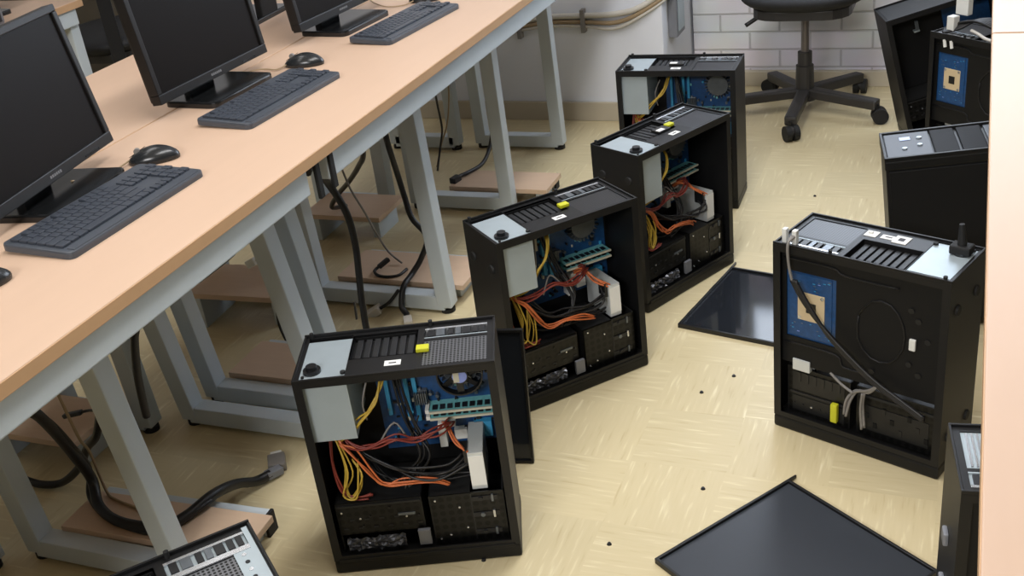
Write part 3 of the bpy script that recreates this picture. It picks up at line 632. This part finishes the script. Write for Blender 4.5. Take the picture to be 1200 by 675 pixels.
def keyboard(label, x, y, rz, w=.365, d=.135):
    t = thing('keyboard', label, 'keyboard', (x, y, .741), R(rz), 'black keyboards')
    TL = Matrix.Rotation(R(2.5), 4, 'X')
    b = MB(); b.prism(rrect(-w / 2, -d / 2, w / 2, d / 2, .012), .003, .016, 'keyb', .004, TL); b.build('body', t)
    b = MB(); b.box((-w / 2 + .012, -d / 2 + .004, .0155), (w / 2 - .012, -d / 2 + .020, .0175), 'keyb', .001, TL); b.build('palm_edge', t)
    for x_ in (-w / 2 + .04, w / 2 - .04):
        b = MB(); b.box((x_ - .012, d / 2 - .02, 0), (x_ + .012, d / 2 - .008, .010), 'rubber', .001); b.build('foot', t)
    meshes = {}
    n = 0
    pitch = (w - .02) / 21.2; rows = 6; ry = (d - .038) / 6
    lay = [[1, .5, 1, 1, 1, 1, .4, 1, 1, 1, 1, .4, 1, 1, 1, 1], [1] * 13 + [2], [1.5] + [1] * 12 + [1.5], [1.75] + [1] * 11 + [2.25], [2.25] + [1] * 10 + [2.75], [1.4, 1.2, 1.4, 6.2, 1.4, 1.2, 1.2, 1]]
    def key(cx, cy, kw):
        kw = round(kw, 2)
        if kw not in meshes:
            b = MB(); hw = kw * pitch / 2 - .0011; hh = ry / 2 - .0011
            b.box((-hw, -hh, .0), (hw, hh, .0055), 'key', .0014); o = b.build('key', t); meshes[kw] = o.data
        else:
            o = bpy.data.objects.new('key', meshes[kw]); COL.objects.link(o); o.parent = t
        o.location = TL @ Vector((cx, cy, .0155)); o.rotation_euler = (R(2.5), 0, 0)
    for r in range(rows):
        cy = d / 2 - .012 - ry * (r + .5); cx = -w / 2 + .01
        for i, k in enumerate(lay[r]):
            if not (r == 0 and k < .6): key(cx + k * pitch / 2, cy, k)
            cx += k * pitch
        if r in (1, 2):
            for i in range(3): key(-w / 2 + .01 + (15.45 + i) * pitch + .004, cy, .95)
        if r == 5:
            for i in range(3): key(-w / 2 + .01 + (15.45 + i) * pitch + .004, cy, .95)
        if r >= 1:
            for i in range(3 if r % 2 else 2): key(-w / 2 + .01 + (18.9 + i) * pitch, cy, .95)
    return t
def mouse(label, x, y, rz, cable=None):
    t = thing('mouse', label, 'mouse', (x, y, .741), R(rz), 'black mice')
    def shell(f=1.):
        bm = bmesh.new(); bmesh.ops.create_uvsphere(bm, u_segments=24, v_segments=14, radius=1)
        for v in bm.verts:
            x, y, z = v.co
            v.co = Vector((x * .052 * f, y * (.030 - .004 * x) * f, (max(z, -.25) + .25) * (.0245 + .003 * x - .006 * x * x) * f))
        return bm
    b = MB(); b._merge(shell(), 'mouse', None, True); b.build('shell', t)
    b = MB(); b.bar((-.048, 0, .013), (-.012, 0, .0315), .0012, .001, 'fan', 0); b.build('button_seam', t)
    b = MB(); b.cyl((-.030, -.004, .024), (-.030, .004, .024), .0062, 'w_grey', 16); b.build('scroll_wheel', t)
    if cable:
        b = MB(); inv = (Matrix.Translation((x, y, .741)) @ Matrix.Rotation(R(rz), 4, 'Z')).inverted()
        b.tube([inv @ Vector(p) for p in cable], .0018, 'w_beige'); b.build('cable', t)
    return t
def dirn(a): return Vector((math.cos(R(a)), math.sin(R(a))))
d = dirn(99.4); monitor('black monitor at left edge, first along the front desk', -1.606 - .205 * d.x, 1.678 - .205 * d.y, 99.4, w=.41, tilt=9)
d = dirn(86.9); monitor('black monitor in the middle of the front row, brownish screen', -1.645 + .201 * d.x, 1.889 + .201 * d.y, 86.9, w=.402, tilt=7)
d = dirn(84.5); monitor('third black monitor along the front row, only lower corner in view', -1.628 + .201 * d.x, 2.462 + .201 * d.y, 84.5, w=.402, tilt=7)
m = monitor('black monitor turned away on the rear desk with grey plug behind', -1.985, 2.76, 272, tilt=7, zb=.06)
b = MB(); b.box((.12, .05, .09), (.145, .075, .115), 'silver', .003); b.box((.128, .075, .095), (.137, .085, .11), 'w_grey', .002); b.build('video_plug', m)
b = MB(); b.tube([(.132, .08, .1), (.13, .10, .16), (.12, .09, .22)], .004, 'w_grey'); b.build('video_lead', m)
monitor('black monitor on the far left row, seen past the first monitor', -3.13, 2.80, 265, tilt=5, zb=.06)
keyboard('black keyboard nearest, in front of the first monitor', -1.417, 1.424, 89, .365, .155)
keyboard('black keyboard in front of the middle monitor', -1.452, 2.03, 86.5, .36, .145)
keyboard('black keyboard farthest along the desk, before the third monitor', -1.412, 2.645, 84, .365, .13)
CB = {
'mc1': [(-1.543, 1.64, 0.75), (-1.55, 1.60, 0.745), (-1.566, 1.572, 0.745), (-1.583, 1.549, 0.745), (-1.58, 1.516, 0.757)],
'mc2': [(-1.56, 2.285, 0.75), (-1.575, 2.25, 0.745), (-1.608, 2.252, 0.745), (-1.634, 2.246, 0.745), (-1.65, 2.218, 0.745)],
'mc3': [(-1.50, 2.875, 0.75), (-1.52, 2.85, 0.745), (-1.566, 2.836, 0.745), (-1.627, 2.879, 0.745), (-1.668, 2.922, 0.745)],
}
mouse('black mouse behind the nearest keyboard', -1.503, 1.668, 28, CB['mc1'])
mouse('black mouse behind the middle keyboard', -1.525, 2.298, 8, CB['mc2'])
mouse('black mouse at the top edge, beyond the farthest keyboard', -1.478, 2.915, 20, CB['mc3'])
mouse('black mouse cut off by the left edge, near the desk front', -1.435, 1.128, 60)

t = thing('shade_cabinet', 'low brown-grey box added for the dark shade by the wall behind the far swivel chair', 'shade_cabinet', (-3.95, 3.84, 0))  # made-up furniture, its brown-grey stands in for the shaded far left corner
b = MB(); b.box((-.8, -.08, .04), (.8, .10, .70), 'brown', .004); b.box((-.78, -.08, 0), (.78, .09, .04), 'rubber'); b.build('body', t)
b = MB(); b.box((-.80, -.09, .70), (.80, .10, .72), 'brown', .003); b.build('shade_cabinet_top', t)
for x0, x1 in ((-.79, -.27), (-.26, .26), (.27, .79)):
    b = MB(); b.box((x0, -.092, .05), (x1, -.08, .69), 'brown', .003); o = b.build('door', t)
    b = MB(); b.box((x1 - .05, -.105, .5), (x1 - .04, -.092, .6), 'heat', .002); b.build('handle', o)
# far left odds: grey box
t = thing('speaker', 'small grey plastic box on the far left desk', 'speaker', (-2.96, 2.70, .741), R(10))
b = MB(); b.box((-.03, -.10, 0), (.03, .06, .075), 'greybox', .012); b.build('housing', t)
b = MB(); b.box((.029, -.08, .012), (.033, .04, .062), 'perf', .001); b.build('grille', t)

# ---------------------------------------------------------------- swivel chairs
def swivel_chair(label, x, y, rz, seat_z, s=1.0, legs=True, a0=0, back=None, bz=.33):
    t = thing('swivel_chair', label, 'chair', (x, y, 0), R(rz), 'black swivel chairs')
    # seat: rounded pad
    bm = bmesh.new(); bmesh.ops.create_uvsphere(bm, u_segments=40, v_segments=18, radius=1)
    sg = lambda v, p: math.copysign(abs(v) ** p, v)
    for v in bm.verts:
        px, py, pz = v.co; rr = math.hypot(px, py)
        v.co = Vector((sg(px, .8) * .225 * s, sg(py, .8) * .225 * s, (pz if pz < 0 else pz * .8) * .05 + .012 * px * 0 + .02 * max(0, -pz) * 0 + .012 * (px * px + py * py)))
    b = MB(); b._merge(bm, 'fabric', Matrix.Translation((0, 0, seat_z + .045)), True); b.build('seat', t)
    b = MB(); b.prism(rrect(-.17 * s, -.17 * s, .17 * s, .17 * s, .09 * s), seat_z - .012, seat_z + .02, 'chairp', .004); b.build('seat_shell', t)
    b = MB(); b.box((-.03, -.03, seat_z - .045), (.012, .03, seat_z - .01), 'fan', .003); b.build('tilt_mechanism', t)
    b = MB(); b.tube([(-.05, 0, seat_z - .012), (-.13, -.02, seat_z - .018), (-.205, -.05, seat_z - .058)], .008, 'fan'); b.build('lever', t)
    b = MB(); b.cyl((0, 0, .21), (0, 0, seat_z - .01), .0145, 'steel', 20); b.build('gas_column', t)
    b = MB(); b.cyl((0, 0, .15), (0, 0, .235), .026, 'chairp', 20); b.cyl((0, 0, .07), (0, 0, .185), .035, 'chairp', 20, .032); b.build('column_sleeve', t)
    b = MB(); b.cyl((0, 0, .055), (0, 0, .10), .042, 'chairp', 24, .032)
    ends = []
    for i in range(5):
        a = R(a0 + 72 * i); e = Vector((.285 * s * math.cos(a), .285 * s * math.sin(a), 0)); ends.append((a, e))
        b.bar((.02 * math.cos(a), .02 * math.sin(a), .083), (e.x, e.y, .068), .044, .036, 'chairp', .008)
    b.build('base', t)
    for a, e in ends:
        c = MB(); n = Vector((-math.sin(a), math.cos(a), 0)); c.cyl((e.x, e.y, .03), (e.x, e.y, .07), .007, 'fan', 10)
        q = e + Vector((math.cos(a + .6), math.sin(a + .6), 0)) * .008; n2 = Vector((-math.sin(a + .6), math.cos(a + .6), 0))
        for sg_ in (-1, 1): c.cyl(q + n2 * sg_ * .005 + Vector((0, 0, .028)), q + n2 * sg_ * .024 + Vector((0, 0, .028)), .028, 'rubber', 20)
        c.cyl(q - n2 * .012 + Vector((0, 0, .034)), q + n2 * .012 + Vector((0, 0, .034)), .02, 'chairp', 16); c.build('caster', t)
    if back is not None:
        a = R(back); dx, dy = math.cos(a), math.sin(a)
        b = MB(); b.bar((dx * .05, dy * .05, seat_z - .005), (dx * .23 * s, dy * .23 * s, seat_z), .05, .012, 'fan', .004)
        b.bar((dx * .23 * s, dy * .23 * s, seat_z), (dx * .27 * s, dy * .27 * s, seat_z + bz + .02), .05, .014, 'fan', .004, up=(dx, dy, 0)); b.build('back_support', t)
        RMt = Matrix.Translation((dx * .25 * s, dy * .25 * s, seat_z + bz)) @ Matrix.Rotation(a, 4, 'Z') @ Matrix.Rotation(R(8), 4, 'Y')
        b = MB(); b.prism(rrect(-.19 * s, -.16, .19 * s, .16, .08), -.022, .022, 'fabric', .012, RMt @ Matrix(((0, 0, 1, 0), (1, 0, 0, 0), (0, 1, 0, 0), (0, 0, 0, 1)))); b.build('backrest', t)
    return t
swivel_chair('black swivel chair on five casters before the white brick wall', -.562, 4.068, 0, .405, 1.0, True, -92 + 0, back=90)
swivel_chair('black swivel chair between the rear row and the far left desk', -3.12, 3.42, 0, .47, 1.08, True, 20, back=-47, bz=.5)

# ---------------------------------------------------------------- cables under the desks
def cable(label, pts, r, k='w_black', plug=None, pk='fan', name='power_cable', start=None):
    b = MB(); b.tube(pts, r, k)
    o = tag(b.build(name), label, 'cable', 'cables under the desks')
    for P, Q in ((plug, pts),) if plug else ():
        a = Vector(Q[-2]); e = Vector(Q[-1]); d = (e - a).normalized()
        c = MB(); c.bar(e - d * .01, e + d * plug[0], plug[1], plug[2], pk, .003); c.build('plug', o)
    return o
cable('thickest black cable bundle curving over the nearest low shelf', [(-1.50, 1.12, .655), (-1.561, 1.219, 0.45), (-1.59, 1.27, 0.38), (-1.635, 1.33, 0.29), (-1.67, 1.383, 0.19), (-1.676, 1.408, 0.11), (-1.635, 1.368, 0.078), (-1.556, 1.335, 0.078), (-1.474, 1.335, 0.078), (-1.44, 1.35, 0.078), (-1.42, 1.39, 0.078), (-1.405, 1.455, 0.08), (-1.407, 1.531, 0.05), (-1.397, 1.582, 0.02), (-1.382, 1.617, 0.016)], .0115, plug=(.03, .022, .018), pk='greybox')
cable('thinner black cable running beside the thick bundle on the nearest shelf', [(-1.53, 1.13, .655), (-1.57, 1.236, 0.43), (-1.616, 1.312, 0.33), (-1.653, 1.37, 0.23), (-1.688, 1.421, 0.13), (-1.679, 1.391, 0.076), (-1.594, 1.345, 0.073), (-1.494, 1.325, 0.073), (-1.45, 1.335, 0.073), (-1.43, 1.37, 0.073), (-1.40, 1.43, 0.08), (-1.42, 1.521, 0.05), (-1.415, 1.576, 0.012)], .0065)
cable('black cable looping on the floor at far left under the desk', [(-2.2, 1.50, .01), (-2.056, 1.503, 0.012), (-1.992, 1.481, 0.012), (-1.915, 1.468, 0.012), (-1.853, 1.478, 0.02), (-1.777, 1.476, 0.08), (-1.718, 1.459, 0.15), (-1.646, 1.438, 0.22), (-1.60, 1.43, 0.35), (-1.58, 1.40, .66)], .009)
cable('thin black lead ending in a slim plug behind the nearest grey leg', [(-1.50, 1.30, .655), (-1.525, 1.35, 0.45), (-1.539, 1.372, 0.4), (-1.554, 1.394, 0.35), (-1.577, 1.419, 0.3), (-1.602, 1.431, 0.28), (-1.664, 1.452, 0.26), (-1.697, 1.451, 0.25)], .003, plug=(.045, .013, .010))
cable('thin beige lead beside the thick black bundle', [(-1.60, 1.30, .655), (-1.62, 1.35, .4), (-1.633, 1.376, 0.25), (-1.687, 1.436, 0.16), (-1.66, 1.42, 0.075), (-1.625, 1.404, 0.07), (-1.572, 1.393, 0.07), (-1.527, 1.386, 0.07)], .0032, 'w_beige')
cable('black lead dropping from a plug cluster to the floor by paired legs', [(-1.50, 1.95, .655), (-1.535, 1.991, 0.45), (-1.565, 2.052, 0.36), (-1.637, 2.113, 0.26), (-1.68, 2.17, 0.16), (-1.70, 2.182, 0.05), (-1.66, 2.15, 0.008)], .004)
t = thing('power_adapter', 'black plug cluster hanging under the apron near paired legs', 'adapter', (-1.545, 2.0, .41), 0)
b = MB(); b.box((-.018, -.018, 0), (.018, .018, .06), 'fan', .004); b.build('housing', t)
b = MB(); b.box((-.014, -.036, .02), (.012, -.017, .045), 'fan', .003); b.build('plug', t)
b = MB(); b.tube([(0, -.03, .03), (-.02, -.10, .0), (-.05, -.2, -.02)], .005, 'w_black'); b.build('lead', t)
cable('lead with a white plug hanging behind the paired grey legs', [(-1.60, 2.06, .655), (-1.62, 2.12, .36), (-1.645, 2.156, 0.3), (-1.679, 2.172, 0.27), (-1.732, 2.184, 0.24)], .003, 'w_grey', plug=(.028, .022, .022), pk='white')
cable('thick black cable hanging straight down beside the paired grey legs', [(-1.255, 1.82, .66), (-1.27, 1.866, 0.655), (-1.29, 1.94, 0.584), (-1.275, 1.965, 0.502), (-1.275, 1.975, 0.419), (-1.275, 1.965, 0.346), (-1.275, 1.955, 0.275), (-1.275, 1.955, 0.16), (-1.25, 1.97, .02)], .0085)
cable('thick black cable snaking to two white connectors on the floor', [(-1.45, 2.49, .66), (-1.45, 2.499, 0.484), (-1.45, 2.509, 0.426), (-1.45, 2.526, 0.356), (-1.44, 2.525, 0.292), (-1.42, 2.51, 0.234), (-1.38, 2.505, 0.18), (-1.40, 2.49, 0.12), (-1.42, 2.46, 0.085), (-1.42, 2.40, 0.075), (-1.42, 2.37, .03), (-1.40, 2.355, 0.012), (-1.385, 2.33, .012)], .0085, plug=(.03, .024, .016), pk='w_white')
cable('short black branch ending in a square white connector on the floor', [(-1.43, 2.385, .07), (-1.46, 2.372, .035), (-1.495, 2.362, .014)], .005, plug=(.035, .034, .022), pk='w_white')
cable('thin grey network lead falling onto the third low shelf', [(-1.56, 2.38, .66), (-1.574, 2.405, 0.5), (-1.574, 2.44, 0.42), (-1.562, 2.451, 0.34), (-1.542, 2.47, 0.26), (-1.549, 2.516, 0.18), (-1.54, 2.552, 0.1), (-1.495, 2.54, 0.072)], .003, 'w_grey')
cable('short black lead with round plug end lying on the third low shelf', [(-1.465, 2.51, 0.07), (-1.471, 2.47, 0.07), (-1.502, 2.455, 0.07), (-1.535, 2.46, 0.071), (-1.552, 2.478, 0.075), (-1.541, 2.50, 0.082)], .0045, plug=(.03, .014, .012))
cable('black cable slung in a wide curve under the far end of the desk', [(-1.52, 3.47, .66), (-1.548, 3.483, 0.42), (-1.554, 3.474, 0.3), (-1.551, 3.428, 0.19), (-1.546, 3.377, 0.12), (-1.549, 3.30, 0.078), (-1.57, 3.22, 0.075), (-1.585, 3.19, 0.075), (-1.59, 3.165, 0.075)], .007, plug=(.03, .024, .02))
cable('black cable dangling from the desk toward the rear row shelf', [(-1.42, 2.33, .66), (-1.437, 2.351, 0.5), (-1.537, 2.473, 0.4), (-1.652, 2.586, 0.3), (-1.752, 2.674, 0.22), (-1.82, 2.73, 0.15), (-1.84, 2.84, .105)], .0075)
cable('thin lead hanging under the far desk, nearer of two', [(-1.67, 3.28, .66), (-1.693, 3.303, 0.38), (-1.73, 3.374, 0.27), (-1.746, 3.414, 0.16), (-1.774, 3.433, 0.08), (-1.77, 3.375, 0.01)], .004)
cable('thin lead hanging under the far desk, farther of two', [(-1.68, 3.42, .66), (-1.702, 3.432, 0.36), (-1.719, 3.45, 0.26), (-1.745, 3.458, 0.16), (-1.778, 3.45, 0.08), (-1.787, 3.407, 0.01)], .003, 'w_beige')
cable('black flat strap hanging behind the nearest grey leg', [(-1.38, 1.38, .66), (-1.40, 1.385, 0.536), (-1.42, 1.39, 0.49), (-1.45, 1.40, 0.40), (-1.47, 1.41, .3)], .008)
for y, lab in ((1.745, 'black cable tie strap at the apron joint, nearer'), (1.80, 'black cable tie strap at the apron joint, farther')):
    b = MB(); b.box((-1.185, y - .008, .64), (-1.177, y + .008, .714), 'rubber', .002); tag(b.build('strap'), lab, 'strap', 'straps at the apron joint')
t = thing('power_adapter', 'small grey adapter on the floor left of the nearest open tower', 'adapter', (-1.395, 1.665, 0), R(35))
b = MB(); b.box((-.02, -.025, 0), (.02, .025, .022), 'w_grey', .004); b.build('housing', t)
b = MB(); b.box((-.013, .025, .005), (.013, .04, .017), 'white', .002); b.build('plug', t)
# loose screws on the floor
for (x, y), lab in zip(((-.468, 2.225), (-.527, 2.142), (-.447, 1.793), (-.586, 1.586), (-.423, 3.299), (-.811, 1.485)),
    ('dark screw on floor in front of the flat panel, farther of the pair', 'dark screw on floor in front of the flat panel, nearer of the pair', 'dark screw on floor beyond the corner of the large panel', 'tiny pale screw on floor left of the large panel', 'tiny screw on floor before the swivel chair', 'dark screw on floor beside the bottom of the nearest open tower')):
    b = MB(); b.cyl((x, y, 0), (x, y, .004), .005, 'fan', 12, .003); tag(b.build('screw'), lab, 'screw', 'loose screws on the floor')
